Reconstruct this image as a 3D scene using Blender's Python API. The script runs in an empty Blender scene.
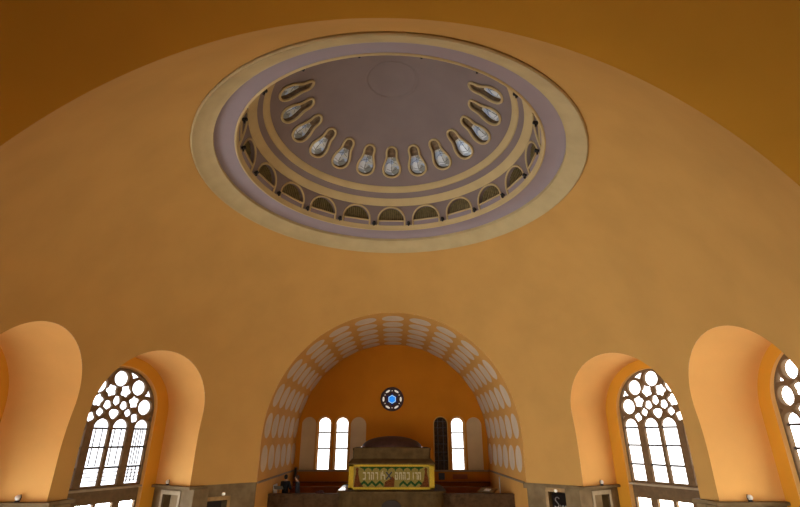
import bpy, bmesh, math, random
from mathutils import Vector, Matrix
random.seed(7)
C = bpy.context.scene.collection
PI = math.pi
R = math.radians

# ------------------------------------------------------------------ numbers
RHO, ZC = 10.23, -0.645          # hemispherical vault over the round hall, its centre height (eye level = 0)
SILL = -1.79                     # top of the stone dado
FLOOR = -6.5
ARCH_A, ARCH_Z = 5.67, -0.22     # the two great arches: half width, springing
NW, NZ = 2.21, 0.787             # window niches: half width, springing
APSE_X = 0.10
BACK = 16.4
PODIUM = -3.47

# ------------------------------------------------------------------ helpers
def link(o, parent=None):
    C.objects.link(o)
    if parent is not None:
        o.parent = parent
    return o

def tag(o, label=None, cat=None, group=None, kind=None):
    if label: o['label'] = label
    if cat: o['category'] = cat
    if group: o['group'] = group
    if kind: o['kind'] = kind
    return o

def empty(name, loc=(0, 0, 0), rz=0.0):
    o = bpy.data.objects.new(name, None)
    o.location = loc
    o.rotation_euler = (0, 0, rz)
    o.empty_display_size = 0.2
    return link(o)

def finish(me, mats, smooth=None):
    for m in (mats if isinstance(mats, (list, tuple)) else [mats]):
        me.materials.append(m)
    if smooth is not None:
        for p in me.polygons: p.use_smooth = True
        me.set_sharp_from_angle(angle=R(smooth))
    return me

def obj(name, bm, mats, parent=None, smooth=None):
    me = bpy.data.meshes.new(name)
    bmesh.ops.recalc_face_normals(bm, faces=bm.faces[:])
    bm.to_mesh(me); bm.free()
    finish(me, mats, smooth)
    return link(bpy.data.objects.new(name, me), parent)

def mesh_obj(name, verts, faces, mats, parent=None, smooth=None):
    me = bpy.data.meshes.new(name)
    me.from_pydata(verts, [], faces)
    me.update()
    finish(me, mats, smooth)
    return link(bpy.data.objects.new(name, me), parent)

def box(bm, x0, x1, y0, y1, z0, z1, bevel=0.0, mat=0, M=None):
    b = bmesh.new()
    bmesh.ops.create_cube(b, size=1)
    for v in b.verts:
        v.co = Vector(((x0 + x1) / 2 + v.co.x * (x1 - x0), (y0 + y1) / 2 + v.co.y * (y1 - y0), (z0 + z1) / 2 + v.co.z * (z1 - z0)))
    if bevel:
        bmesh.ops.bevel(b, geom=b.edges[:], offset=bevel, segments=2, affect='EDGES')
    merge(bm, b, mat, M)

def merge(bm, b, mat=0, M=None):
    for f in b.faces: f.material_index = mat
    if M is not None: b.transform(M)
    me = bpy.data.meshes.new('tmp')
    b.to_mesh(me); b.free()
    bm.from_mesh(me)
    bpy.data.meshes.remove(me)

def tube(bm, pts, r, n=8, closed=False, mat=0):
    """swept round bar along pts"""
    pts = [Vector(p) for p in pts]
    rings = []
    N = len(pts)
    up = None
    for i, p in enumerate(pts):
        if closed: t = pts[(i + 1) % N] - pts[i - 1]
        else: t = pts[min(i + 1, N - 1)] - pts[max(i - 1, 0)]
        t.normalize()
        if up is None:
            up = t.orthogonal().normalized()
        else:
            up = (up - t * up.dot(t))
            up = up.normalized() if up.length > 1e-6 else t.orthogonal().normalized()
        s = t.cross(up)
        rr = r[i] if isinstance(r, (list, tuple)) else r
        rings.append([bm.verts.new(p + (up * math.cos(2 * PI * k / n) + s * math.sin(2 * PI * k / n)) * rr) for k in range(n)])
    for i in range(N if closed else N - 1):
        a, b = rings[i], rings[(i + 1) % N]
        for k in range(n):
            f = bm.faces.new((a[k], a[(k + 1) % n], b[(k + 1) % n], b[k])); f.material_index = mat
    if not closed:
        for q in (rings[0][::-1], rings[-1]):
            f = bm.faces.new(q); f.material_index = mat

def lathe(bm, prof, n=48, mat=0, closed=False, a0=0.0, a1=2 * PI, M=None):
    """prof: list of (r, z)"""
    full = abs(a1 - a0 - 2 * PI) < 1e-6
    steps = n if full else n + 1
    cols = []
    for i in range(steps):
        a = a0 + (a1 - a0) * i / n
        cols.append([bm.verts.new((r * math.sin(a), r * math.cos(a), z)) if r > 1e-6 or i == 0 else None for r, z in prof])
    for c in cols:
        for j, v in enumerate(c):
            if v is None: c[j] = cols[0][j]
    m = len(prof)
    for i in range(n):
        a, b = cols[i], cols[(i + 1) % steps]
        for j in range(m if closed else m - 1):
            q = [a[j], b[j], b[(j + 1) % m], a[(j + 1) % m]]
            q = [v for k, v in enumerate(q) if v not in q[:k]]
            if len(q) > 2:
                try:
                    f = bm.faces.new(q); f.material_index = mat
                except ValueError: pass
    if closed and not full:
        bm.faces.new(cols[0]); bm.faces.new(cols[-1][::-1])
    if M is not None: bm.transform(M)

def arch_poly(w, zs, zb, n=32, x=0.0, h=None):
    """closed outline of a round-headed opening, counter-clockwise"""
    h = w if h is None else h
    p = [(x - w, zb), (x + w, zb)]
    for k in range(n + 1):
        a = PI * k / n
        p.append((x + w * math.cos(a), zs + h * math.sin(a)))
    return p

def prism(poly, y0, y1, M=None):
    """closed solid from an outline in x,z pushed from y0 to y1"""
    bm = bmesh.new()
    a = [bm.verts.new((x, y0, z)) for x, z in poly]
    b = [bm.verts.new((x, y1, z)) for x, z in poly]
    n = len(poly)
    bm.faces.new(a); bm.faces.new(b[::-1])
    for i in range(n):
        bm.faces.new((a[i], b[i], b[(i + 1) % n], a[(i + 1) % n]))
    bmesh.ops.recalc_face_normals(bm, faces=bm.faces[:])
    if M is not None: bm.transform(M)
    return bm

def plate(outer, holes, thick, bevel=0.0, res=0):
    """flat plate (x,z) with holes, thickness along y centred on 0 -> mesh"""
    cu = bpy.data.curves.new('plate', 'CURVE')
    cu.dimensions = '2D'; cu.fill_mode = 'BOTH'
    cu.extrude = thick / 2 - bevel; cu.bevel_depth = bevel; cu.bevel_resolution = 1
    cu.offset = -bevel
    for poly in [outer] + holes:
        s = cu.splines.new('POLY')
        s.points.add(len(poly) - 1)
        for p, (x, z) in zip(s.points, poly): p.co = (x, z, 0, 1)
        s.use_cyclic_u = True
    o = bpy.data.objects.new('plate_tmp', cu)
    C.objects.link(o)
    dg = bpy.context.evaluated_depsgraph_get()
    me = bpy.data.meshes.new_from_object(o.evaluated_get(dg))
    bpy.data.objects.remove(o); bpy.data.curves.remove(cu)
    me.transform(Matrix.Rotation(PI / 2, 4, 'X'))
    me.materials.clear()
    return me

def boolean(bm_target, cutters):
    """bm_target minus every cutter (all closed) -> bmesh"""
    me = bpy.data.meshes.new('t'); bm_target.to_mesh(me); bm_target.free()
    o = link(bpy.data.objects.new('t', me))
    cm = bmesh.new()
    tmp = []
    for c in cutters:
        m2 = bpy.data.meshes.new('c'); c.to_mesh(m2); c.free()
        oc = link(bpy.data.objects.new('c', m2)); tmp.append(oc)
        md = o.modifiers.new('b', 'BOOLEAN'); md.operation = 'DIFFERENCE'; md.solver = 'EXACT'; md.object = oc
    cm.free()
    dg = bpy.context.evaluated_depsgraph_get()
    dg.update()
    res = bpy.data.meshes.new_from_object(o.evaluated_get(dg))
    for q in tmp + [o]:
        m = q.data; bpy.data.objects.remove(q); bpy.data.meshes.remove(m)
    bm = bmesh.new(); bm.from_mesh(res); bpy.data.meshes.remove(res)
    return bm

def rotz(az):
    """turns +Y towards azimuth az (clockwise seen from above)"""
    return Matrix.Rotation(-az, 4, 'Z')

def pol(r, az, z):
    return (r * math.sin(az), r * math.cos(az), z)

# ------------------------------------------------------------------ materials
def mat(name, col, rough=0.8, var=0.0, scale=3.0, spec=0.3, emit=None, estr=0.0, metallic=0.0, bump=0.0, bscale=40.0, col2=None, coat=0.0):
    m = bpy.data.materials.new(name); m.use_nodes = True
    nt = m.node_tree; b = nt.nodes['Principled BSDF']
    b.inputs['Roughness'].default_value = rough
    b.inputs['Metallic'].default_value = metallic
    b.inputs['Specular IOR Level'].default_value = spec
    b.inputs['Coat Weight'].default_value = coat
    b.inputs['Base Color'].default_value = (*col, 1)
    if var or col2:
        tc = nt.nodes.new('ShaderNodeTexCoord')
        nz = nt.nodes.new('ShaderNodeTexNoise'); nz.inputs['Scale'].default_value = scale; nz.inputs['Detail'].default_value = 5
        cr = nt.nodes.new('ShaderNodeValToRGB')
        c2 = col2 or tuple(min(1, c * (1 + var)) for c in col)
        c1 = col if col2 else tuple(c * (1 - var) for c in col)
        cr.color_ramp.elements[0].position = 0.35; cr.color_ramp.elements[1].position = 0.65
        cr.color_ramp.elements[0].color = (*c1, 1); cr.color_ramp.elements[1].color = (*c2, 1)
        nt.links.new(tc.outputs['Object'], nz.inputs['Vector'])
        nt.links.new(nz.outputs['Fac'], cr.inputs['Fac'])
        nt.links.new(cr.outputs['Color'], b.inputs['Base Color'])
    if bump:
        tc2 = nt.nodes.new('ShaderNodeTexCoord')
        n2 = nt.nodes.new('ShaderNodeTexNoise'); n2.inputs['Scale'].default_value = bscale
        bp = nt.nodes.new('ShaderNodeBump'); bp.inputs['Strength'].default_value = bump; bp.inputs['Distance'].default_value = 0.02
        nt.links.new(tc2.outputs['Object'], n2.inputs['Vector'])
        nt.links.new(n2.outputs['Fac'], bp.inputs['Height'])
        nt.links.new(bp.outputs['Normal'], b.inputs['Normal'])
    if emit:
        b.inputs['Emission Color'].default_value = (*emit, 1)
        b.inputs['Emission Strength'].default_value = estr
    return m

def glass_mat(name, estr, tint=(1, 1, 1), scale=3.0, tints=None):
    """daylit leaded glass: what shines is the day outside"""
    m = bpy.data.materials.new(name); m.use_nodes = True
    nt = m.node_tree; b = nt.nodes['Principled BSDF']
    b.inputs['Roughness'].default_value = 0.2
    b.inputs['Base Color'].default_value = (*[0.12 * t for t in tint], 1)
    b.inputs['Emission Strength'].default_value = estr
    b.inputs['Emission Color'].default_value = (*tint, 1)
    if tints:
        tc = nt.nodes.new('ShaderNodeTexCoord')
        vo = nt.nodes.new('ShaderNodeTexVoronoi'); vo.inputs['Scale'].default_value = scale
        cr = nt.nodes.new('ShaderNodeValToRGB'); cr.color_ramp.interpolation = 'CONSTANT'
        sp = nt.nodes.new('ShaderNodeSeparateColor')
        el = cr.color_ramp.elements
        el[0].color = (*tints[0], 1); el[0].position = 0
        el[1].color = (*tints[1], 1); el[1].position = 1 / len(tints)
        for i, t in enumerate(tints[2:]):
            e = el.new((i + 2) / len(tints)); e.color = (*t, 1)
        nt.links.new(tc.outputs['Object'], vo.inputs['Vector'])
        nt.links.new(vo.outputs['Color'], sp.inputs['Color'])
        nt.links.new(sp.outputs[0], cr.inputs['Fac'])
        nt.links.new(cr.outputs['Color'], b.inputs['Emission Color'])
        nt.links.new(cr.outputs['Color'], b.inputs['Base Color'])
    return m

OCHRE = (0.455, 0.238, 0.060)
M = {}
M['ochre'] = mat('ochre_wall_paint', OCHRE, 0.85, 0.05, 0.7, 0.15)
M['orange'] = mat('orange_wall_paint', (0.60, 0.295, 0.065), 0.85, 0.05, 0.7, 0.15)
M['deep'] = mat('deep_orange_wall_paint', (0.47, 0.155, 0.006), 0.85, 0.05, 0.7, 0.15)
M['soffit'] = mat('shade_toned_soffit_paint', (0.48, 0.215, 0.018), 0.85, 0.05, 0.7, 0.1)  # vault paint deepened: the soffit's dimmer light is put into the colour
M['nicheback'] = mat('shade_toned_niche_paint', (0.60, 0.26, 0.02), 0.85, 0.04, 0.7, 0.15)  # back wall of the niches: its backlit shade is put into the colour
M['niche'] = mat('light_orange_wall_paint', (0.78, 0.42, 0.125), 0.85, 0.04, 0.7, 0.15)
M['lav'] = mat('lavender_paint', (0.205, 0.15, 0.128), 0.85, 0.04, 1.0, 0.15)
M['lavring'] = mat('lighter_lavender_paint', (0.26, 0.20, 0.195), 0.85, 0.03, 1.0, 0.15)  # lighter than the lavender of the inner dome
M['cream'] = mat('cream_paint', (0.42, 0.31, 0.145), 0.8, 0.06, 1.5, 0.2)
M['band'] = mat('buff_band_paint', (0.47, 0.335, 0.15), 0.8, 0.05, 1.5, 0.2)
M['pale'] = mat('pale_stencil_paint', (0.62, 0.48, 0.32), 0.85, 0.05, 1.5, 0.15)
M['stone'] = mat('brown_shell_limestone', (0.125, 0.078, 0.030), 0.75, 0, 2.2, 0.2, col2=(0.19, 0.125, 0.055), bump=0.15)
M['palestone'] = mat('pale_grey_limestone', (0.33, 0.25, 0.15), 0.7, 0.1, 4, 0.2)
M['string'] = mat('brown_string_course_stone', (0.24, 0.165, 0.09), 0.75, 0.1, 4, 0.2)
M['darkstone'] = mat('dark_polished_stone', (0.046, 0.022, 0.007), 0.7, 0, 5, 0.06, col2=(0.085, 0.043, 0.017))
M['arkstone'] = mat('brown_ark_stone', (0.062, 0.034, 0.010), 0.8, 0, 3, 0.06, col2=(0.095, 0.055, 0.018))
M['polish'] = mat('polished_brown_ledge', (0.09, 0.05, 0.02), 0.16, 0.1, 5, 0.5, coat=0.2)
M['maroon'] = mat('dark_maroon_stone', (0.045, 0.018, 0.012), 0.55, 0.2, 5, 0.25)
M['tracery'] = mat('brown_stone_tracery', (0.145, 0.085, 0.036), 0.75, 0.12, 6, 0.2)
M['bar'] = mat('dark_iron_bar', (0.05, 0.045, 0.045), 0.5)
M['came'] = mat('grey_lead_came', (0.16, 0.15, 0.16), 0.5)
M['black'] = mat('black_metal', (0.008, 0.006, 0.005), 0.4)
M['floor'] = mat('brown_stone_floor', (0.30, 0.22, 0.14), 0.35, 0.1, 1.2)
M['redfloor'] = mat('reddish_brown_bench', (0.26, 0.085, 0.025), 0.4, 0.1, 2)
M['greypanel'] = mat('grey_beige_panel_paint', (0.47, 0.31, 0.15), 0.85, 0.05, 1.5)
M['olive'] = mat('dark_olive_grille', (0.135, 0.10, 0.038), 0.6, 0.2, 8)
M['oliveb'] = mat('brass_grille_bar', (0.20, 0.14, 0.05), 0.5, 0.2, 8)
M['recess'] = mat('dark_brown_reveal', (0.16, 0.10, 0.05), 0.8, 0.3, 6)
M['gold'] = mat('gold_mosaic', (0.43, 0.27, 0.022), 0.7, 0.25, 30, 0.05)
M['field'] = mat('tan_mosaic', (0.20, 0.145, 0.03), 0.7, 0.25, 30, 0.05)
M['green'] = mat('green_mosaic', (0.018, 0.050, 0.010), 0.7, 0.35, 30, 0.05)
M['rust'] = mat('rust_brown_mosaic', (0.10, 0.028, 0.006), 0.7, 0.35, 30, 0.05)
M['letter'] = mat('pale_mosaic', (0.42, 0.34, 0.20), 0.7, 0.2, 30, 0.05)
M['dkmos'] = mat('dark_mosaic', (0.02, 0.018, 0.014), 0.4)
M['void'] = mat('dark_passage', (0.03, 0.02, 0.012), 0.8)
M['wood'] = mat('reddish_wood', (0.22, 0.085, 0.03), 0.5, 0.2, 6)
M['doorwood'] = mat('golden_brown_wood', (0.30, 0.17, 0.05), 0.5, 0.2, 6)
M['white'] = mat('white_enamel', (0.75, 0.70, 0.62), 0.35)
M['glow'] = mat('lit_bulb', (0.9, 0.85, 0.75), 0.3, emit=(1.0, 0.86, 0.62), estr=0.4)
M['skin'] = mat('skin', (0.46, 0.25, 0.15), 0.6)
M['hair'] = mat('dark_hair', (0.015, 0.010, 0.008), 0.6)
M['hairb'] = mat('brown_hair', (0.06, 0.03, 0.015), 0.6)
M['coat'] = mat('black_coat', (0.008, 0.008, 0.010), 0.8)
M['jacket'] = mat('dark_blue_grey_jacket', (0.035, 0.038, 0.05), 0.8)
M['jeans'] = mat('grey_trousers', (0.10, 0.085, 0.07), 0.8)
M['darkglass'] = mat('dark_stained_glass', (0.035, 0.017, 0.007), 0.7, 0.6, 7, 0.15)
M['bagred'] = mat('dark_red_cloth', (0.05, 0.012, 0.008), 0.8)
M['steel'] = mat('grey_steel', (0.20, 0.17, 0.13), 0.6, metallic=0.2)
M['sign'] = mat('black_sign_board', (0.012, 0.008, 0.006), 0.9, spec=0.05)
M['chalk'] = mat('pale_sign_lettering', (0.34, 0.30, 0.27), 0.6)
M['plaque'] = mat('dark_bronze_plaque', (0.02, 0.012, 0.01), 0.4)
M['redplaque'] = mat('reddish_wall_panel', (0.25, 0.08, 0.02), 0.6)
ES = 17.0
M['glassR'] = glass_mat('daylit_clear_glass', 8.0, (1.0, 0.98, 0.95))
M['glasslowL'] = glass_mat('bright_lower_glass', 30.0, (0.90, 0.97, 1.05))
M['glasslow'] = glass_mat('daylit_lower_glass', 17.0, (1.0, 0.94, 0.80))
M['glassL'] = glass_mat('daylit_leaded_glass', 5.0, (0.95, 0.98, 1.03))
M['glassA'] = glass_mat('daylit_apse_glass', 6.5, (1.0, 0.985, 0.95))
M['glassrearL'] = glass_mat('added_fill_rear_glass', 84.0, (0.84, 0.94, 1.06))  # unseen rear-left niche panes, made very strong as added fill for the hall
M['glassrearR'] = glass_mat('added_fill_rear_glass_right', 1.5, (0.92, 0.97, 1.0))  # unseen rear-right niche panes, added as weak fill
M['fillpaneL'] = glass_mat('added_fill_glass', 10.0, (0.95, 0.98, 1.0))  # left half of the unseen light panes added under the gallery
M['fillpaneR'] = glass_mat('added_fill_glass_right', 26.0, (1.0, 0.96, 0.86))  # right half of those added light panes
M['glassgallery'] = glass_mat('dim_gallery_glass', 1.2)
M['blue'] = glass_mat('blue_star_glass', 1.5, (0.015, 0.27, 1.0))
M['bluewhite'] = glass_mat('pale_blue_glass', 1.3, (0.45, 0.75, 1.0))
M['deepblue'] = glass_mat('deep_blue_glass', 0.2, (0.01, 0.05, 0.5))
M['petal'] = glass_mat('white_petal_glass', 1.1, (1, 0.86, 0.74))
M['tear'] = glass_mat('grey_blue_leaded_glass', 0.30, scale=5.0, tints=[(0.36, 0.35, 0.31), (0.27, 0.28, 0.28), (0.50, 0.50, 0.49), (0.20, 0.19, 0.16), (0.30, 0.34, 0.42), (0.40, 0.37, 0.30)])

# ------------------------------------------------------------------ the round hall
AZ = {2: R(60.3), 1: R(88.9), 0: R(117.2)}
OFF = R(0.5)                                    # the photo puts left niches a touch further round
niche_az = [('left', -(AZ[2] + OFF)), ('left', -(AZ[1] + OFF)), ('left', -AZ[0]), ('right', AZ[2] - R(0.1)), ('right', AZ[1] - R(0.1)), ('right', AZ[0])]

def niche_poly(zb): return arch_poly(NW, NZ, zb, 40)
def great_poly(zb, x=0.0): return arch_poly(ARCH_A, ARCH_Z, zb, 96, x)

def hall_cutters(zb, g=0.0):
    cs = [prism(arch_poly(ARCH_A + g, ARCH_Z, zb, 96, APSE_X), 3.0, 14.0), prism(arch_poly(ARCH_A + g, ARCH_Z, zb, 96), 3.0, 14.0, rotz(PI))]
    for _, a in niche_az:
        cs.append(prism(arch_poly(NW + g, NZ, zb, 40), 6.0, 13.5, rotz(a)))
    return cs

def vault():
    """plastered hemisphere with the arches and niches cut out of it"""
    bm = bmesh.new()
    t0 = math.acos(5.96 / RHO)                # up to the ring moulding
    n = 40
    inner = [(RHO * math.cos(t0 * (1 - k / n)), ZC + RHO * math.sin(t0 * (1 - k / n))) for k in range(n + 1)]
    inner.append((RHO, SILL))
    RO = RHO + 0.3
    outer = [(RO, SILL)] + [(RO * math.cos(t0 * k / n), ZC + RO * math.sin(t0 * k / n)) for k in range(n + 1)]
    lathe(bm, inner + outer, 180, closed=True)
    bmesh.ops.recalc_face_normals(bm, faces=bm.faces[:])
    bm = boolean(bm, hall_cutters(-8))
    # keep the plaster face; the niches and barrels bring their own linings
    kill = []
    for f in bm.faces:
        c = f.calc_center_median()
        q = Vector((c.x, c.y, max(c.z - ZC, 0)))
        if q.length > RHO + 0.04 or (abs(f.normal.z) > 0.95 and c.z < SILL + 0.05): kill.append(f)
        else:
            rad = q.normalized()
            if abs(f.normal.dot(rad)) < 0.9: kill.append(f)
    bmesh.ops.delete(bm, geom=kill, context='FACES')
    bmesh.ops.triangulate(bm, faces=[f for f in bm.faces if len(f.verts) > 4])
    me = bpy.data.meshes.new('ceiling'); 
    for f in bm.faces:
        f.smooth = True
        c = f.calc_center_median()
        if f.normal.dot(Vector((c.x, c.y, max(c.z - ZC, 0)))) > 0: f.normal_flip()
    bm.to_mesh(me); bm.free()
    ns = []
    for v in me.vertices:
        q = Vector((v.co.x, v.co.y, max(v.co.z - ZC, 0)))
        ns.append(-q.normalized())
    me.normals_split_custom_set_from_vertices(ns)
    me.materials.append(M['ochre'])
    o = link(bpy.data.objects.new('ceiling', me))
    tag(o, 'ochre plastered hemispherical vault sweeping over the whole round hall', 'ceiling', kind='structure')
vault()

def sphere_v(u, z, shift=0.0):
    h = max(z - ZC, 0)
    return math.sqrt(max(RHO * RHO - u * u - h * h, 0.01))

def lining(name, poly, v_end, M4, material, extra_mats=(), x0=0.0):
    """soffit and jambs of an opening from the vault's face back to v_end"""
    path = poly[1:] + [poly[0]]        # from the right foot over the head to the left foot
    dense = []
    for i in range(len(path) - 1):
        a, b = Vector(path[i]), Vector(path[i + 1])
        k = max(1, int((b - a).length / 0.35))
        for j in range(k): dense.append(a.lerp(b, j / k))
    dense.append(Vector(path[-1]))
    verts, faces = [], []
    m = 10
    for p in dense:
        v0 = sphere_v(p.x, p.y)
        for j in range(m + 1):
            verts.append((p.x, v0 + (v_end - v0) * j / m, p.y))
    for i in range(len(dense) - 1):
        for j in range(m):
            a = i * (m + 1) + j
            faces.append((a, a + 1, a + m + 2, a + m + 1))
    o = mesh_obj(name, [M4 @ Vector(v) for v in verts], faces, [material] + list(extra_mats), smooth=35)
    return o

# great arch to the apse, with its stencilled soffit
apse = lining('wall_arch_front', great_poly(FLOOR, APSE_X), BACK, Matrix.Identity(4), M['orange'], [M['pale']])
tag(apse, 'orange barrel arch of the apse stencilled with rows of pale ovals', 'arch', kind='structure')
bm = bmesh.new(); bm.from_mesh(apse.data)
STEP = 1.37 / ARCH_A
for row in range(-7, 8):
    th = PI / 2 - row * STEP
    for k in range(6):
        yc = 9.32 + 1.28 * k
        pts = []
        for q in range(28):
            a = 2 * PI * q / 28
            s = 0.55 * math.copysign(abs(math.sin(a)) ** 0.8, math.sin(a))
            y = yc + 0.54 * math.copysign(abs(math.cos(a)) ** 1.1, math.cos(a))
            L = (th - PI / 2) * ARCH_A + s           # arc length from the crown
            ang = PI / 2 + L / ARCH_A
            rr = ARCH_A - 0.018
            if ang < 0: x, z = rr, ARCH_Z + ang * ARCH_A
            elif ang > PI: x, z = -rr, ARCH_Z - (ang - PI) * ARCH_A
            else: x, z = rr * math.cos(ang), ARCH_Z + rr * math.sin(ang)
            pts.append((APSE_X + x, y, z))
        c = sum((Vector(p) for p in pts), Vector()) / len(pts)
        if 0 < th < PI:
            c = Vector((APSE_X + (ARCH_A - 0.02) * math.cos(th), yc, ARCH_Z + (ARCH_A - 0.02) * math.sin(th)))
        vs = [bm.verts.new(p) for p in pts]; vc = bm.verts.new(c)
        for q in range(28):
            f = bm.faces.new((vs[q], vs[(q + 1) % 28], vc)); f.material_index = 1; f.smooth = True
bm.to_mesh(apse.data); bm.free()

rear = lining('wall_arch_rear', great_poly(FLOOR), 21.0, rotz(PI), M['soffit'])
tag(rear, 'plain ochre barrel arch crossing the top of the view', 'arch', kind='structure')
me = plate(great_poly(FLOOR), [arch_poly(1.1, 0.4, -2.0, 24, x) for x in (-3.4, 0, 3.4)], 0.4)
finish(me, M['ochre'])
o = link(bpy.data.objects.new('wall_rear', me)); o.location = (0, -21.2, 0)
tag(o, 'ochre end wall of the rear gallery', 'wall', kind='structure')

# floors
bm = bmesh.new()
lathe(bm, [(0, FLOOR), (22, FLOOR), (22, FLOOR - 0.3), (0, FLOOR - 0.3)], 64)
tag(obj('floor', bm, M['floor']), 'brown stone floor of the hall far below the view', 'floor', kind='structure')
bm = bmesh.new()
box(bm, -ARCH_A + APSE_X, ARCH_A + APSE_X, 10.9, BACK, FLOOR, PODIUM)
tag(obj('floor', bm, M['redfloor']), 'raised reddish brown floor of the apse behind the parapet', 'floor', kind='structure')
bm = bmesh.new()
box(bm, -ARCH_A, ARCH_A, -21, -9.0, -2.3, -1.75)
tag(obj('floor', bm, M['floor']), 'floor of the rear gallery under the viewer', 'floor', kind='structure')

# stone dado of the hall, in two halves, with doorways
DOORS = [(-R(42.1), 'left', -2.36), (R(42.0), 'right', -2.06)]
def dado(side, sgn):
    bm = bmesh.new()
    a0, a1 = (R(20), R(160)) if sgn > 0 else (R(200), R(340))
    lathe(bm, [(RHO - 0.02, FLOOR), (RHO - 0.02, SILL), (RHO + 1.0, SILL), (RHO + 1.0, FLOOR)], 96, closed=True, a0=a0, a1=a1)
    bmesh.ops.recalc_face_normals(bm, faces=bm.faces[:])
    cs = hall_cutters(-8, 0.012)
    for a, s, zt in DOORS:
        cs.append(prism([(-0.46, -5.6), (0.46, -5.6), (0.46, zt), (-0.46, zt)], 9, 10.75, rotz(a)))
    bm = boolean(bm, cs)
    o = obj('wall_' + side, bm, M['stone'], smooth=30)
    tag(o, 'brown limestone dado of the hall on the %s side' % side, 'wall', kind='structure')
dado('left', -1); dado('right', 1)

# cornice line of the dado
def trim_band(name, r0, r1, z0, z1, a0, a1, m, label):
    bm = bmesh.new()
    lathe(bm, [(r0, z0), (r0, z1), (r1, z1), (r1, z0)], 24, closed=True, a0=a0, a1=a1)
    tag(obj(name, bm, m), label, 'cornice', kind='structure')
for k, (a0, a1, where) in enumerate([(33.6, 47.6, 'right doorway'), (73.0, 76.6, 'right window piers'), (-48.1, -33.4, 'left doorway'), (-76.9, -73.2, 'left window piers')]):
    trim_band('trim_%d' % (1 + k), RHO - 0.045, RHO + 0.05, SILL - 0.20, SILL + 0.0, R(a0), R(a1), M['stone'], 'brown stone cornice topping the dado over the ' + where)

# ------------------------------------------------------------------ window niches
def blob(cx, cz, r, n=20, lobes=0, amp=0.0, ph=0.0, sx=1, sz=1):
    return [(cx + sx * (r + amp * math.cos(lobes * (2 * PI * k / n) + ph)) * math.cos(2 * PI * k / n),
             cz + sz * (r + amp * math.cos(lobes * (2 * PI * k / n) + ph)) * math.sin(2 * PI * k / n)) for k in range(n)]

WW, WS = 1.60, 0.93
LC = (0.36, 1.23); LH = 0.298
def tracery_holes():
    hs = []
    O = (0, WS)
    for d in (90, 49.5, 130.5, 9, 171):
        hs.append(blob(1.215 * math.cos(R(d)), WS + 1.215 * math.sin(R(d)), 0.292, 28))
    for d in (69.7, 110.3, 29.3, 150.7):
        a = R(d)
        tri = []
        for rr, da in ((1.53, 8.5), (1.54, 4), (1.545, 0), (1.54, -4), (1.53, -8.5), (1.38, -2.2), (1.26, 0), (1.38, 2.2)):
            tri.append((rr * math.cos(a + R(da)), WS + rr * math.sin(a + R(da))))
        hs.append(tri)
    for d in (69, 111, 27, 153):
        a = R(d)
        hs.append(blob(0.80 * math.cos(a), WS + 0.80 * math.sin(a), 0.213, 40, 5, 0.029, -5 * a))
    hs.append(blob(0, 1.31, 0.168, 20, 5, 0.012, PI / 2, 0.92, 1.08))
    for s in (-1, 1):
        hs.append(blob(0.32 * s, 1.14, 0.166, 20, 5, 0.014, PI / 2))
        hs.append(blob(0.545 * s, 0.875, 0.150, 20, 4, 0.015, 0.6 * s))
        hs.append(blob(0.855 * s, 0.695, 0.165, 20, 4, 0.02, PI * 0.5 + 0.5 * s))
        hs.append([(1.44 * s, 0.72), (1.545 * s, 0.78), (1.545 * s, 0.56)][::s])
    hs.append(blob(0, 0.83, 0.195, 24, 3, 0.02, -PI / 2, 1.08, 0.92))
    return hs

def light_holes(zb):
    hs = []
    for c in LC:
        for s in (-1, 1):
            hs.append(arch_poly(LH, 0.345, zb, 16, c * s))
    return hs

TR_Z = -1.72
tr_mesh = plate(arch_poly(WW, WS, TR_Z, 48), tracery_holes() + light_holes(TR_Z + 0.07), 0.22, 0.012)
finish(tr_mesh, M['tracery'])
low_mesh = plate([(-WW, -5.6), (WW, -5.6), (WW, -1.78), (-WW, -1.78)],
                 [[(c * s - LH, -5.3), (c * s + LH, -5.3), (c * s + LH, -2.26), (c * s - LH, -2.26)] for c in LC for s in (-1, 1)], 0.22, 0.012)
finish(low_mesh, M['tracery'])
pane_poly = arch_poly(WW - 0.02, WS, TR_Z + 0.02, 40)
pane_mesh = {}
for k in 'LR':
    me = plate(pane_poly, [], 0.02); finish(me, M['glass' + k]); pane_mesh[k] = me
    me = plate([(-WW + .02, -5.58), (WW - .02, -5.58), (WW - .02, -1.9), (-WW + .02, -1.9)], [], 0.02); finish(me, M['glasslowL' if k == 'L' else 'glasslow']); pane_mesh[k + 'low'] = me
def mesh_of(bm, m, smooth=None):
    me = bpy.data.meshes.new('part'); bmesh.ops.recalc_face_normals(bm, faces=bm.faces[:]); bm.to_mesh(me); bm.free()
    return finish(me, m, smooth)
bm = bmesh.new()
for c in LC:
    for s in (-1, 1):
        for z in (0.30, -0.36, -1.06):
            box(bm, c * s - LH - 0.02, c * s + LH + 0.02, -0.03, 0.03, z - 0.036, z + 0.036)
bar_mesh = mesh_of(bm, M['bar'])
bm = bmesh.new()
for c in LC:
    for s in (-1, 1):
        x = c * s
        third = (c > 1)
        for dx in ((-0.13, 0.12) if not third else (-0.15, -0.05, 0.06, 0.15)):
            box(bm, x + dx - 0.018, x + dx + 0.018, -0.012, 0.012, -1.0, 0.28)
        for z in ((-1.22, -1.36, -1.5) if not third else (-1.18, -1.3, -1.42, -1.54)):
            box(bm, x - LH, x + LH, -0.012, 0.012, z - 0.015, z + 0.015)
        if third:
            for dx in (-0.15, 0.0, 0.15):
                box(bm, x + dx - 0.018, x + dx + 0.018, -0.012, 0.012, -1.62, -1.08)
        for z in (-2.45, -2.6, -2.75, -2.9, -3.05):
            box(bm, x - LH, x + LH, -0.012, 0.012, z - 0.008, z + 0.008)
came_mesh = mesh_of(bm, M['came'])
bm = bmesh.new()
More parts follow.
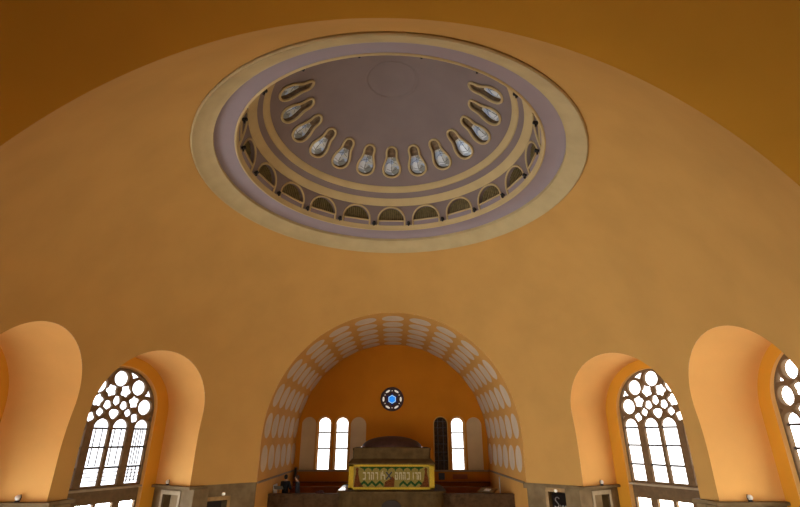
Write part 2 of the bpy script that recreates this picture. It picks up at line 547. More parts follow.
for z in (-1.22, -1.40): 
    for c in LC:
        for s in (-1, 1): box(bm, c * s - LH, c * s + LH, -0.01, 0.01, z - 0.005, z + 0.005)
came_thin = mesh_of(bm, M['came'])
for k in 'LR':
    for part_ in ('', 'low'):
        me = pane_mesh[k + part_].copy(); me.materials[0] = M['glassrear' + k]; pane_mesh['rear' + k + part_] = me
sill_mesh_bm = bmesh.new()
box(sill_mesh_bm, -WW - 0.02, WW + 0.02, -0.26, 0.1, TR_Z - 0.085, TR_Z - 0.01, 0.015)
sill_mesh = mesh_of(sill_mesh_bm, M['palestone'])

NB = 12.04                                      # where the niche's back wall stands
def back_wall(name, M4, m):
    """flat back of a niche with a splayed opening round the window"""
    n = 40
    outer = niche_poly(FLOOR)[1:] + [niche_poly(FLOOR)[0]]
    inn = arch_poly(WW + 0.075, WS, FLOOR, n); inn = inn[1:] + [inn[0]]
    inn2 = arch_poly(WW - 0.005, WS, FLOOR, n); inn2 = inn2[1:] + [inn2[0]]
    verts, faces = [], []
    L = [(outer, NB), (inn, NB), (inn2, NB + 0.16), (inn2, NB + 0.45)]
    for poly, v in L:
        for x, z in poly: verts.append(M4 @ Vector((x, v, z)))
    k = len(outer)
    for j in range(3):
        for i in range(k - 1):
            faces.append((j * k + i, j * k + i + 1, (j + 1) * k + i + 1, (j + 1) * k + i))
    o = mesh_obj(name, verts, faces, [m, M['niche']], smooth=30)
    for p in o.data.polygons[k - 1:]: p.material_index = 1  # splay in lighter paint: the pane's light on it is put into the colour
    return o

ORD = {('left', 0): 'nearest the apse', ('left', 1): 'second from the apse', ('left', 2): 'third from the apse'}
def build_niche(i, side, az):
    M4 = rotz(az)
    which = ('nearest the apse', 'second from the apse', 'third from the apse')[i % 3]
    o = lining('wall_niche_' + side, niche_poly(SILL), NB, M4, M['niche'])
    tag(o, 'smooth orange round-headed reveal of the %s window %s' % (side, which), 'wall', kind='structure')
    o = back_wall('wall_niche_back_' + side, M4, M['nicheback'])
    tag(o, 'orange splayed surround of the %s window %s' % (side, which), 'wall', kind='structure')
    # window
    w = empty('window_%d' % (i + 1), M4 @ Vector((-0.05 if side == 'left' else 0.06, NB + 0.14, -0.03 if side == 'left' else 0.06)), -az)
    tag(w, 'tall %s hall window %s with round brown tracery over bright lights' % (side, which), 'window', 'tall traceried windows of the hall', 'structure')
    k = 'L' if side == 'left' else 'R'
    if i % 3 == 2: k = 'rear' + k  # rear niches stay unseen; their panes are added fill light
    for nm, me, y in (('tracery', tr_mesh, 0), ('lower_frame', low_mesh, 0.02), ('glass', pane_mesh[k], 0.06), ('lower_glass', pane_mesh[k + 'low'], 0.08),
                      ('glazing_bar', bar_mesh, 0.0), ('lead_came', came_mesh if side == 'left' else came_thin, 0.03), ('window_sill', sill_mesh, 0)):
        p = link(bpy.data.objects.new(nm, me), w); p.location = (0, y, 0)
    # stone jambs under the reveal, with a passage doorway on each side
    for s in (-1, 1):
        bm = bmesh.new()
        x0, x1 = sorted((s * NW, s * (NW + 0.7)))
        v0, d0, d1, zt = 9.72, 10.55, 11.45, -2.12
        box(bm, x0, x1, v0, d0, FLOOR, SILL - 0.1); box(bm, x0, x1, d1, NB + 0.3, FLOOR, SILL - 0.1)
        box(bm, x0, x1, d0, d1, zt, SILL - 0.1)
        xa, xb = sorted((s * (NW - 0.17), s * (NW + 0.7)))
        box(bm, xa, xb, v0 + 0.06, NB, SILL - 0.10, SILL, 0.015)
        o = obj('wall_jamb_' + side, bm, M['stone']); o.matrix_world = M4
        far = (s > 0) == (side == 'left')
        tag(o, 'brown stone jamb with ledge at the %s side of the %s window %s' % ('apse' if far else 'rear', side, which), 'wall', kind='structure')
        d = empty('door_%d' % (3 + 2 * i + (1 if s > 0 else 0)), M4 @ Vector((s * NW, (d0 + d1) / 2, FLOOR)), -az)
        tag(d, 'pale framed passage doorway on the %s side of the %s window %s' % ('apse' if far else 'rear', side, which), 'doorway', kind='structure')
        bm = bmesh.new()
        h = zt - FLOOR; w2 = (d1 - d0) / 2
        xx = sorted((-s * 0.03, s * 0.06))
        box(bm, xx[0], xx[1], -w2 - 0.12, -w2, 0, h + 0.15); box(bm, xx[0], xx[1], w2, w2 + 0.12, 0, h + 0.15); box(bm, xx[0], xx[1], -w2, w2, h, h + 0.15)
        obj('door_frame', bm, M['palestone'], d)
        bm = bmesh.new(); xx = sorted((s * 0.62, s * 0.68))
        box(bm, xx[0], xx[1], -w2, w2, 0, h)
        obj('passage_wall', bm, M['wood'], d)
for i, (side, a) in enumerate(niche_az):
    build_niche(i, side, a)

# ------------------------------------------------------------------ ring, lantern dome
def ring(name, prof, m, label, cat, n=128, smooth=35, mats=None):
    bm = bmesh.new(); lathe(bm, prof, n)
    return tag(obj(name, bm, m, smooth=smooth), label, cat, kind='structure')

ring('trim_5', [(5.985, 7.70), (5.985, 7.60), (5.95, 7.575), (5.91, 7.60), (5.89, 7.64), (5.72, 7.745), (5.60, 7.835), (5.46, 7.93), (5.44, 7.93), (5.43, 7.98), (5.45, 8.05)],
     M['cream'], 'wide cream moulded ring round the lavender dome opening', 'moulding')
ring('trim_6', [(5.46, 7.96), (5.45, 8.06), (5.38, 8.14), (5.2, 8.185), (5.0, 8.20), (4.86, 8.20)], M['lavring'],
     'lavender cove between the cream ring and the inner lip', 'moulding')
ring('trim_7', [(4.90, 8.26), (4.885, 8.185), (4.85, 8.165), (4.825, 8.18), (4.82, 8.24), (4.80, 8.30), (4.78, 8.37), (4.86, 8.42)], M['band'],
     'thin buff lip edging the inside of the lavender dome', 'moulding')
NL = 20
# drum with lunette openings
LB = (4.80, 8.36); LT = (4.62, 9.24)
lean = math.atan2(LB[0] - LT[0], LT[1] - LB[1])
def lun_frame(az):
    """local x tangent, z up the leaning wall, -y towards the axis"""
    return rotz(az) @ Matrix.Translation((0, LB[0], LB[1])) @ Matrix.Rotation(lean, 4, 'X')
LW, LLEG = 0.54, 0.25
bm = bmesh.new()
lathe(bm, [LB, LT, (LT[0] + 0.35, LT[1]), (LB[0] + 0.4, LB[1])], 160, closed=True)
bmesh.ops.recalc_face_normals(bm, faces=bm.faces[:])
bm = boolean(bm, [prism(arch_poly(LW, LLEG, 0.03, 20), -0.4, 0.22, lun_frame(2 * PI * k / NL)) for k in range(NL)])
tag(obj('ceiling', bm, M['lav'], smooth=30), 'lavender drum of the inner dome pierced by small lunettes', 'ceiling', kind='structure')
ring('trim_8', [(4.66, 9.22), (4.60, 9.21), (4.57, 9.25), (4.39, 9.41), (4.37, 9.45), (4.45, 9.50)], M['band'], 'lower buff band above the lunettes', 'moulding')
ring('trim_9', [(4.25, 9.64), (4.18, 9.64), (4.03, 9.80), (4.02, 9.84), (4.10, 9.90)], M['band'], 'upper buff band under the teardrop windows', 'moulding')
dome_prof = [(4.42, 9.42), (4.20, 9.66), (4.05, 9.82), (3.72, 10.20), (3.30, 10.55), (2.75, 10.95), (2.2, 11.29), (1.6, 11.60), (1.0, 11.83), (0.5, 11.95), (0, 12.0)]
def smoothp(p, it=2):
    for _ in range(it):
        q = [p[0]]
        for a, b in zip(p, p[1:]):
            q += [(a[0] * .75 + b[0] * .25, a[1] * .75 + b[1] * .25), (a[0] * .25 + b[0] * .75, a[1] * .25 + b[1] * .75)]
        q.append(p[-1]); p = q
    return p
dp = smoothp(dome_prof)
bm = bmesh.new()
back = [(r + 0.35 * (r / 4.5) ** 0.5, z + 0.38) for r, z in dp[::-1]]; back[0] = (0, 12.38)
lathe(bm, dp + back, 120, closed=False)
# close the rim
bmesh.ops.holes_fill(bm, edges=[e for e in bm.edges if e.is_boundary]) if False else None
rim = [e for e in bm.edges if e.is_boundary]
bmesh.ops.bridge_loops(bm, edges=rim)
bmesh.ops.recalc_face_normals(bm, faces=bm.faces[:])
# teardrop openings
P0, P1 = Vector((3.75, 10.165)), Vector((2.70, 10.985))      # foot and head of a teardrop on the dome
tilt = math.atan2(P0.x - P1.x, P1.y - P0.y)
TL = (P1 - P0).length
def tear_frame(az):
    return rotz(az) @ Matrix.Translation((0, P0.x, P0.y)) @ Matrix.Rotation(tilt, 4, 'X')
def tear_poly(g=0.0, n=40):
    """bulb below, narrower neck above; x across, z up the dome"""
    p = []
    ctrl = [(0.0, 0.0), (0.17, 0.035), (0.30, 0.16), (0.33, 0.34), (0.30, 0.50), (0.225, 0.68), (0.175, 0.82), (0.175, 0.96), (0.18, 1.06), (0.15, 1.17), (0.08, 1.235), (0.0, 1.25)]
    for x, z in ctrl[:-1]: p.append((x, z))
    full = [(x, z) for x, z in ctrl] + [(-x, z) for x, z in ctrl[-2:0:-1]]
    for _ in range(2):
        q = []
        for i in range(len(full)):
            a, b = full[i], full[(i + 1) % len(full)]
            q += [(a[0] * .75 + b[0] * .25, a[1] * .75 + b[1] * .25), (a[0] * .25 + b[0] * .75, a[1] * .25 + b[1] * .75)]
        full = q
    c = (0, 0.6)
    out = []
    m = len(full)
    for i, (x, z) in enumerate(full):
        a, b = Vector(full[i - 1]), Vector(full[(i + 1) % m])
        t = (b - a).normalized(); nrm = Vector((t.y, -t.x))
        out.append((x + nrm.x * g, z + nrm.y * g))
    return out
TEARS = [k for k in range(NL) if k <= 6 or k >= 14]      # the ones the lip lets one see
bm = boolean(bm, [prism(tear_poly(0.0), -0.3, 0.16, tear_frame(2 * PI * k / NL)) for k in TEARS])
tag(obj('ceiling', bm, M['lav'], smooth=30), 'lavender inner dome ringed with teardrop windows', 'ceiling', kind='structure')
ring('trim_10', [(0.96, 11.82), (0.93, 11.815), (0.86, 11.845), (0.83, 11.89)], M['lav'], 'faint lavender circle at the crown of the dome', 'moulding', 64)

# teardrop windows
bm = bmesh.new()
tube(bm, [(x, -0.03 - 0.16 * (z / 1.3) * (1 - z / 1.3) * 0.6, z) for x, z in tear_poly(0.03)], 0.046, 8, closed=True)
tear_sur = mesh_of(bm, M['band'], 40)
tp = tear_poly(-0.004); n_t = len(tp)
bm = bmesh.new()
a_ = [bm.verts.new((x, 0.0, z)) for x, z in tp]; b_ = [bm.verts.new((x, 0.15, z)) for x, z in tp]
for i in range(n_t): bm.faces.new((a_[i], b_[i], b_[(i + 1) % n_t], a_[(i + 1) % n_t]))
tear_rev = mesh_of(bm, M['recess'], 40)
bm = prism(tear_poly(-0.005), 0.13, 0.15)
tear_gl = mesh_of(bm, M['tear'])
head = [(x, z) for x, z in tear_poly(-0.005) if z > 0.80]
head.sort(key=lambda p: math.atan2(p[1] - 0.95, p[0]))
bm = prism(head, 0.09, 0.128)
tear_head = mesh_of(bm, M['recess'])
bm = bmesh.new()
for pts in ([(-0.2, 0.125, 0.28), (0, 0.1, 0.2), (0.2, 0.125, 0.28)], [(0, 0.12, 0.2), (0, 0.12, 0.8)], [(-0.22, 0.125, 0.5), (0, 0.11, 0.62), (0.22, 0.125, 0.5)]):
    tube(bm, pts, 0.008, 6)
tear_lead = mesh_of(bm, M['bar'])
def where(k, n):
    a = 360.0 * k / n
    return a if a <= 180 else a - 360
TEAR_NUM = 11
def ordinal(i): return ('', 'first', 'second', 'third', 'fourth', 'fifth', 'sixth', 'seventh', 'eighth', 'ninth', 'tenth')[i]
def place_word(k, n):
    """position of k-th of n round the dome, counted from the one facing the viewer above the apse"""
    if k == 0: return 'straight above the apse'
    if 2 * k == n: return 'on the viewer\'s side, opposite the apse'
    if 2 * k < n: return ordinal(k) + ' to the right of the one above the apse'
    return ordinal(n - k) + ' to the left of the one above the apse'
wn = 7
for k in TEARS:
    az = 2 * PI * k / NL
    w = empty('window_%d' % wn); wn += 1
    w.matrix_world = tear_frame(az)
    tag(w, 'teardrop window in the lavender dome, ' + place_word(k, NL), 'window', 'teardrop windows of the lavender dome', 'structure')
    for nm, me in (('surround', tear_sur), ('reveal', tear_rev), ('glass', tear_gl), ('head_panel', tear_head), ('lead_came', tear_lead)):
        link(bpy.data.objects.new(nm, me), w)
# lunettes
bm = bmesh.new()
pts = arch_poly(LW + 0.035, LLEG, 0.0, 24)
tube(bm, [(x, -0.02, z) for x, z in pts[1:] + [pts[0]]], 0.042, 8)
lun_sur = mesh_of(bm, M['band'], 40)
bm = bmesh.new(); box(bm, -LW, LW, -0.05, 0.10, 0.195, 0.255, 0.012)
lun_sill = mesh_of(bm, M['band'])
bm = prism(arch_poly(LW - 0.004, LLEG, 0.22, 20), 0.15, 0.19)
lun_back = mesh_of(bm, M['olive'])
bm = bmesh.new(); box(bm, -LW, LW, 0.0, 0.06, 0.03, 0.21)
lun_apron = mesh_of(bm, M['lavring'])
bm = bmesh.new()
for q in range(-5, 6):
    x = q * 0.088
    zt = LLEG + math.sqrt(max(LW ** 2 - x * x, 0)) - 0.01
    box(bm, x - 0.012, x + 0.012, 0.11, 0.14, 0.25, zt)
lun_bars = mesh_of(bm, M['oliveb'])
for k in range(NL):
    az = 2 * PI * k / NL
    w = empty('window_%d' % wn); wn += 1
    w.matrix_world = lun_frame(az)
    tag(w, 'small dark arched lunette at the foot of the dome, ' + place_word(k, NL), 'window', 'lunettes round the foot of the dome', 'structure')
    for nm, me in (('surround', lun_sur), ('sill', lun_sill), ('backing', lun_back), ('apron', lun_apron), ('grille', lun_bars)):
        link(bpy.data.objects.new(nm, me), w)

# black spotlights on the lip, between the lunettes
bm = bmesh.new()
lathe(bm, [(0, 0.12), (0.07, 0.12), (0.095, 0.09), (0.10, -0.07), (0.105, -0.10), (0.09, -0.10), (0.08, -0.05), (0, -0.05)], 16,
      M=Matrix.Rotation(R(60), 4, 'X'))
spot_body = mesh_of(bm, M['black'], 40)
bm = bmesh.new()
box(bm, -0.125, -0.105, -0.02, 0.02, -0.10, 0.03); box(bm, 0.105, 0.125, -0.02, 0.02, -0.10, 0.03); box(bm, -0.125, 0.125, -0.02, 0.02, -0.12, -0.10)
spot_yoke = mesh_of(bm, M['black'])
bm = bmesh.new(); lathe(bm, [(0, -0.11), (0.05, -0.11), (0.05, -0.20), (0, -0.20)], 16)
spot_foot = mesh_of(bm, M['black'])
def spot_word(k):
    n = NL
    if k < n // 2: return '%s to the right of the apse axis' % ordinal(k + 1)
    return '%s to the left of the apse axis' % ordinal(n - k)
for k in range(NL):
    az = 2 * PI * (k + 0.5) / NL
    s = empty('spotlight', pol(4.69, az, 8.43), -az)
    tag(s, 'small black spotlight on the dome rim, ' + spot_word(k), 'spotlight', 'black spotlights round the dome rim')
    for nm, me in (('housing', spot_body), ('yoke', spot_yoke), ('foot', spot_foot)):
        link(bpy.data.objects.new(nm, me), s).scale = (0.62, 0.62, 0.62)

# ------------------------------------------------------------------ apse back wall and its windows
AW, AS_, AB = 0.43, 0.70, -1.80
wins = [(-3.95, 'first'), (-2.90, 'second'), (4.02, 'right')]
blind = [(-4.87, 0.42), (-1.92, 0.46), (5.0, 0.45)]
dark = (3.0, 0.43)
ROUND = (0.08, 2.14, 0.72)
holes = [arch_poly(AW, AS_, AB, 20, x) for x, _ in wins] + [arch_poly(dark[1], AS_, AB, 20, dark[0])]
holes += [blob(ROUND[0], ROUND[1], ROUND[2], 40)]
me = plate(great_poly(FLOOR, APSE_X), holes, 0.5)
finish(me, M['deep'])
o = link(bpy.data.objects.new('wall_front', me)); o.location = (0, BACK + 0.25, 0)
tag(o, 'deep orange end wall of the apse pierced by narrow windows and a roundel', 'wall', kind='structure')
for x, w in blind:
    me = plate(arch_poly(w, AS_ - 0.02 + (0.41 - w), AB, 24, 0, w), [], 0.05, 0.008); finish(me, M['greypanel'])
    o = link(bpy.data.objects.new('blind_panel', me)); o.location = (x, BACK - 0.012, 0)
    nm = {-4.87: 'left of the pair of bright apse windows', -1.92: 'between the bright window pair and the ark', 5.0: 'right of the single bright apse window'}[x]
    tag(o, 'tall grey round-headed wall panel ' + nm, 'panel', 'grey panels beside the apse windows')
bm = bmesh.new()
pts = arch_poly(AW - 0.01, AS_, AB, 20); tube(bm, [(x, -0.24, z) for x, z in pts[1:] + [pts[0]]], 0.05, 8)
pts = arch_poly(AW - 0.03, AS_, AB, 20); tube(bm, [(x, 0.02, z) for x, z in pts[1:] + [pts[0]]], 0.05, 8)
apse_frame = mesh_of(bm, M['ochre'], 40)
me_g = plate(arch_poly(AW - 0.075, AS_, AB + 0.02, 20), [], 0.02); finish(me_g, M['glassA'])
bm = bmesh.new()
for z in (0.22, -0.66): box(bm, -AW, AW, -0.02, 0.02, z - 0.04, z + 0.04)
for s in (-1, 1): box(bm, s * (AW - 0.08) - 0.02, s * (AW - 0.08) + 0.02, -0.02, 0.02, AB, AS_)
apse_bar = mesh_of(bm, M['bar'])
bm = bmesh.new(); box(bm, -AW - 0.05, AW + 0.05, -0.30, 0.1, AB - 0.06, AB + 0.015, 0.012)
apse_sill = mesh_of(bm, M['palestone'])
LBL = ['narrow bright round-headed apse window at the far left of the pair', 'narrow bright apse window between its twin and a grey panel', 'narrow bright apse window right of the dark glass one']
for (x, _), lb in zip(wins, LBL):
    w = empty('window_%d' % wn, (x, BACK + 0.24, 0)); wn += 1
    tag(w, lb, 'window', 'narrow bright apse windows', 'structure')
    for nm, me, y in (('frame', apse_frame, 0), ('glass', me_g, 0.06), ('glazing_bar', apse_bar, 0.03), ('window_sill', apse_sill, 0)):
        p = link(bpy.data.objects.new(nm, me), w); p.location.y = y
w = empty('window_%d' % wn, (dark[0], BACK + 0.24, 0)); wn += 1
tag(w, 'dark brown stained glass apse window beside the bright one', 'window', kind='structure')
bm = bmesh.new()
pts = arch_poly(dark[1] - 0.01, AS_, AB, 20); tube(bm, [(x, -0.24, z) for x, z in pts[1:] + [pts[0]]], 0.035, 8)
obj('frame', bm, M['ochre'], w, 40)
me = plate(arch_poly(dark[1] - 0.01, AS_, AB, 20), [], 0.04); finish(me, M['darkglass']); p = link(bpy.data.objects.new('glass', me), w); p.location.y = -0.08
bm = bmesh.new()
for z in (-1.3, -0.85, -0.4, 0.05, 0.5, 0.85): box(bm, -0.36, 0.36, -0.14, -0.10, z - 0.012, z + 0.012)
for xx in (-0.16, 0.16): box(bm, xx - 0.012, xx + 0.012, -0.14, -0.10, AB, 1.0)
obj('lead_came', bm, M['bar'], w)
# roundel with six-pointed star
w = empty('window_%d' % wn, (ROUND[0], BACK + 0.2, ROUND[1])); wn += 1
tag(w, 'small round stained glass window with a blue six-pointed star', 'window', kind='structure')
rr = ROUND[2]
holes = []
for k in range(6):
    a = PI / 6 + k * PI / 3 - PI / 6      # outer petals at 0,60..
    cx, cz = 0.53 * math.cos(a), 0.53 * math.sin(a)
    t = (-math.sin(a), math.cos(a)); r_ = (math.cos(a), math.sin(a))
    holes.append([(cx + t[0] * 0.15 * math.cos(q) * 1 + r_[0] * 0.062 * math.sin(q), cz + t[1] * 0.15 * math.cos(q) + r_[1] * 0.062 * math.sin(q)) for q in [2 * PI * j / 16 for j in range(16)]])
    a2 = a + PI / 6
    holes.append([(0.50 * math.cos(a2) + 0.05 * math.cos(a2 + q), 0.50 * math.sin(a2) + 0.05 * math.sin(a2 + q)) for q in (0, 2 * PI / 3, 4 * PI / 3)])
star = []
for k in range(12):
    a = PI / 2 + k * PI / 6
    r_ = 0.385 if k % 2 == 0 else 0.245
    star.append((r_ * math.cos(a), r_ * math.sin(a)))
holes.append(star)
me = plate(blob(0, 0, rr + 0.02, 40), holes, 0.08, 0.006); finish(me, M['maroon'])
link(bpy.data.objects.new('frame', me), w)
me = plate(blob(0, 0, rr, 40), [[(0.42 * math.cos(2 * PI * k / 24), 0.42 * math.sin(2 * PI * k / 24)) for k in range(24)]], 0.02); finish(me, M['petal'])
p = link(bpy.data.objects.new('glass', me), w); p.location.y = 0.06
hexp = [(0.245 * math.cos(PI / 3 * k), 0.245 * math.sin(PI / 3 * k)) for k in range(6)]
hexp = [(x * math.cos(PI / 6) - z * math.sin(PI / 6), x * math.sin(PI / 6) + z * math.cos(PI / 6)) for x, z in hexp]
hexo = [(math.cos(PI / 6 + PI / 3 * k) * 0.262, math.sin(PI / 6 + PI / 3 * k) * 0.262) for k in range(6)]
me = plate(hexo, [], 0.02); finish(me, M['blue']); p = link(bpy.data.objects.new('star_glass', me), w); p.location.y = 0.05
p['label'] = 'bright blue hexagon pane'
me = plate(hexo, [[(x * 0.8, z * 0.8) for x, z in hexo]], 0.012); finish(me, M['bluewhite']); p = link(bpy.data.objects.new('star_border', me), w); p.location.y = 0.035
me = plate(blob(0, 0, 0.42, 24), [hexo], 0.02); finish(me, M['deepblue']); p = link(bpy.data.objects.new('star_point_glass', me), w); p.location.y = 0.055

# apse cornice: thin stone string course along sides and back, plus bench line
bm = bmesh.new()
for s in (-1, 1):
    x = APSE_X + s * ARCH_A
    a, b = sorted((x, x - s * 0.07))
    box(bm, a, b, 8.62, BACK, SILL - 0.06, SILL + 0.02, 0.01)
box(bm, APSE_X - ARCH_A, APSE_X + ARCH_A, BACK - 0.08, BACK + 0.02, SILL - 0.09, SILL + 0.0, 0.01)
tag(obj('trim_11', bm, M['string']), 'thin stone string course round the apse at sill height', 'cornice', kind='structure')
bm = bmesh.new()
box(bm, APSE_X - ARCH_A, APSE_X + ARCH_A, BACK - 0.12, BACK, -2.47, -2.39, 0.01)
tag(obj('trim_12', bm, M['wood']), 'dark rail along the foot of the apse end wall', 'rail', kind='structure')
bm = bmesh.new()
box(bm, APSE_X - ARCH_A, APSE_X + ARCH_A, BACK - 0.75, BACK - 0.12, PODIUM, -2.62, 0.02)  # bench standing against the apse end wall
tag(obj('trim_13', bm, M['redfloor']), 'low reddish bench along the foot of the apse end wall', 'bench', kind='structure')

# ------------------------------------------------------------------ parapet
def parapet(x0, x1, label):
    t = empty('stone_parapet', ((x0 + x1) / 2, 10.8, FLOOR))
    h = (x1 - x0) / 2
    tag(t, label, 'parapet', 'dark parapets flanking the ark')
    bm = bmesh.new(); box(bm, -h, h, -0.08, 0.12, 0, -2.53 - FLOOR)
    n = 4
    for k in range(1, n): box(bm, -h + 2 * h * k / n - 0.01, -h + 2 * h * k / n + 0.01, -0.095, -0.07, 0, -2.53 - FLOOR)
    obj('panel', bm, M['darkstone'], t)
    bm = bmesh.new(); box(bm, -h, h, -0.14, 0.20, -2.53 - FLOOR, -2.44 - FLOOR, 0.02)
    obj('coping', bm, M['darkstone'], t)
parapet(APSE_X - ARCH_A + 0.01, -2.31, 'dark polished stone parapet closing the apse left of the ark')
parapet(2.49, APSE_X + ARCH_A - 0.01, 'dark polished stone parapet closing the apse right of the ark')

# ------------------------------------------------------------------ the ark
ark = empty('torah_ark', (0.09, 12.0, FLOOR))
tag(ark, 'brown stone ark with mosaic front and low domed top below the roundel', 'ark')
F = -FLOOR
def AY(y): return y - 12.0
# pedestal with rounded corners
def round_rect(hx, y0, y1, r, n=10):
    p = []
    for cx, cy, a0 in ((hx - r, y1 - r, 0), (-hx + r, y1 - r, 90), (-hx + r, y0 + r, 180), (hx - r, y0 + r, 270)):
        for k in range(n + 1):
            a = R(a0 + 90 * k / n); p.append((cx + r * math.cos(a), cy + r * math.sin(a)))
    return p
def slab(bm, poly, z0, z1, top=None):
    a = [bm.verts.new((x, y, z0)) for x, y in poly]
    tp_ = top or poly
    b = [bm.verts.new((x, y, z1)) for x, y in tp_]
    n = len(poly)
    bm.faces.new(a[::-1]); bm.faces.new(b)
    for i in range(n): bm.faces.new((a[i], a[(i + 1) % n], b[(i + 1) % n], b[i]))
bm = bmesh.new()
slab(bm, round_rect(2.38, AY(10.0), AY(13.5), 0.55), 0, -2.36 + F)
for x in (-1.78, -0.9, 0.9, 1.78):
    box(bm, x - 0.06, x + 0.06, AY(10.0) - 0.05, AY(10.0) + 0.03, 0, -2.36 + F, 0.015)
obj('pedestal', bm, M['arkstone'], ark, 30)
bm = bmesh.new()
slab(bm, round_rect(2.48, AY(9.9), AY(13.6), 0.6), -2.36 + F, -2.27 + F)
obj('pedestal_ledge', bm, M['arkstone'], ark, 30)
bm = bmesh.new(); box(bm, -2.42, -1.72, AY(10.35), AY(12.6), -2.272 + F, -2.262 + F)
obj('ledge_wing', bm, M['polish'], ark)['label'] = 'polished wing of the pedestal ledge'
bm = bmesh.new()
pp = [(-0.46, -3.6 + F), (0.46, -3.6 + F)] + [(0.46 * math.cos(PI * k / 16), -2.96 + F + 0.34 * math.sin(PI * k / 16)) for k in range(17)]
b2 = prism(pp, AY(9.93), AY(10.02)); merge(bm, b2)
obj('niche_head', bm, M['void'], ark, 30)
bm = bmesh.new()
box(bm, -1.95, 1.95, AY(10.22), AY(13.4), -2.27 + F, -1.19 + F)
obj('chest', bm, M['arkstone'], ark)
# mosaic front
mos = bmesh.new(); box(mos, -1.94, 1.94, AY(10.17), AY(10.215), -2.21 + F, -1.19 + F)
mosaic = obj('mosaic_panel', mos, M['field'], ark); mosaic['label'] = 'mosaic panel in gold, green and brown'
yf = AY(10.17)
bm = bmesh.new()
z0, z1 = -2.21 + F, -1.19 + F
for x0, x1, a, b in ((-1.95, 1.95, z1 - 0.085, z1 + 0.005), (-1.95, 1.95, z0, z0 + 0.085), (-1.95, -1.73, z0, z1), (1.73, 1.95, z0, z1)):
    box(bm, x0, x1, yf - 0.035, yf + 0.005, a, b, 0.008)
obj('gold_border', bm, M['gold'], mosaic)
bm = bmesh.new()
def flat(bm, pts, d=0.02, mat=0):
    a = [bm.verts.new((x, yf - d, z)) for x, z in pts]; b = [bm.verts.new((x, yf + 0.004, z)) for x, z in pts]
    n = len(pts); fs = [bm.faces.new(a), bm.faces.new(b[::-1])]
    for i in range(n): fs.append(bm.faces.new((a[i], b[i], b[(i + 1) % n], a[(i + 1) % n])))
    for f in fs: f.material_index = mat
bm.free()
nz_ = 8
parts = {k: bmesh.new() for k in ('top', 'lowl', 'lowr')}
flat(parts['top'], [(-1.45, z1 - 0.085), (1.45, z1 - 0.085), (1.45, z1 - 0.13)] + [p for i in range(nz_ - 1, -1, -1) for p in
     [((-1.42 + 2.84 * (i + 0.62) / nz_), z1 - 0.19), ((-1.42 + 2.84 * (i + 0.5) / nz_), z1 - 0.29), ((-1.42 + 2.84 * (i + 0.38) / nz_), z1 - 0.19), ((-1.42 + 2.84 * i / nz_), z1 - 0.13)]] + [(-1.45, z1 - 0.13)])
for key, i0 in (('lowl', 0), ('lowr', 5)):
    xs_ = [-1.42 + 2.84 * (i0 + q / 2) / nz_ for q in range(7)]
    up_ = [(x, z0 + (0.22 if q % 2 == 0 else 0.37)) for q, x in enumerate(xs_)]
    dn_ = [(x, z0 + (0.10 if q % 2 == 0 else 0.25)) for q, x in enumerate(xs_)]
    flat(parts[key], dn_ + up_[::-1])
for key in parts: obj('leaf_garland', parts[key], M['green'], mosaic)
for s in (-1, 1):
    x = 1.57 * s
    bm = bmesh.new()
    prof_ = [(-0.13, 0.10), (0.13, 0.10), (0.10, 0.45), (0.06, 0.62), (0.045, 0.74), (0.07, 0.80), (0.05, 0.87), (0.0, 0.895), (-0.05, 0.87), (-0.07, 0.80), (-0.045, 0.74), (-0.07, 0.6), (-0.10, 0.4)]
    if s > 0: prof_ = prof_[:0] + [(-0.30, 0.10)] + prof_[1:] + [(-0.13, 0.32)]
    else: prof_ = [prof_[0], (0.30, 0.10), (0.13, 0.32)] + prof_[2:]
    flat(bm, [(x + a, z0 + b) for a, b in prof_])
    obj('side_figure', bm, M['rust'], mosaic)
bm = bmesh.new()
flat(bm, [(-0.34, z0 + 0.10), (0.12, z0 + 0.10), (0.14, z0 + 0.42), (0.03, z0 + 0.54), (-0.08, z0 + 0.42), (-0.30, z0 + 0.30)])
obj('centre_emblem', bm, M['rust'], mosaic)
bm = bmesh.new()
for q in (R(50), R(130)):
    c_, s_ = math.cos(q), math.sin(q)
    cx, cz = -0.12, z0 + 0.56
    flat(bm, [(cx - 0.2 * c_ + 0.03 * s_, cz - 0.2 * s_ - 0.03 * c_), (cx + 0.2 * c_ + 0.03 * s_, cz + 0.2 * s_ - 0.03 * c_), (cx + 0.2 * c_ - 0.03 * s_, cz + 0.2 * s_ + 0.03 * c_), (cx - 0.2 * c_ - 0.03 * s_, cz - 0.2 * s_ + 0.03 * c_)])
obj('centre_star', bm, M['dkmos'], mosaic)
# pale square-lettered inscription, strokes as far as they can be made out
bm = bmesh.new()
zl, zh = z0 + 0.40, z0 + 0.70
xs_all = [-1.24, -1.05, -0.87, -0.68, -0.52, -0.36, 0.22, 0.40, 0.57, 0.76, 0.94, 1.12, 1.27]
kinds = 'nrhdvlmthnvdh'
def stroke(xa, xb, a, b): box(bm, xa, xb, yf - 0.028, yf, a, b)
for x, k in zip(xs_all, kinds):
    w_ = 0.062
    if x == 0.22:
        obj('inscription', bm, M['letter'], mosaic); bm = bmesh.new()
    if k in 'rdhtmn': stroke(x - w_, x + w_, zh - 0.05, zh)
    if k in 'rdhtvnm': stroke(x + w_ - 0.035, x + w_, zl, zh)
    if k in 'ht': stroke(x - w_, x - w_ + 0.035, zl, zh - (0.09 if k == 'h' else 0))
    if k in 'mn': stroke(x - w_, x + w_, zl, zl + 0.045)
    if k == 'm': stroke(x - w_, x - w_ + 0.035, zl, zh - 0.1)
    if k == 'l': stroke(x - w_, x + w_, zl + 0.16, zl + 0.2); stroke(x - w_, x - w_ + 0.035, zl + 0.16, zh + 0.06); stroke(x + w_ - 0.035, x + w_, zl, zl + 0.2)
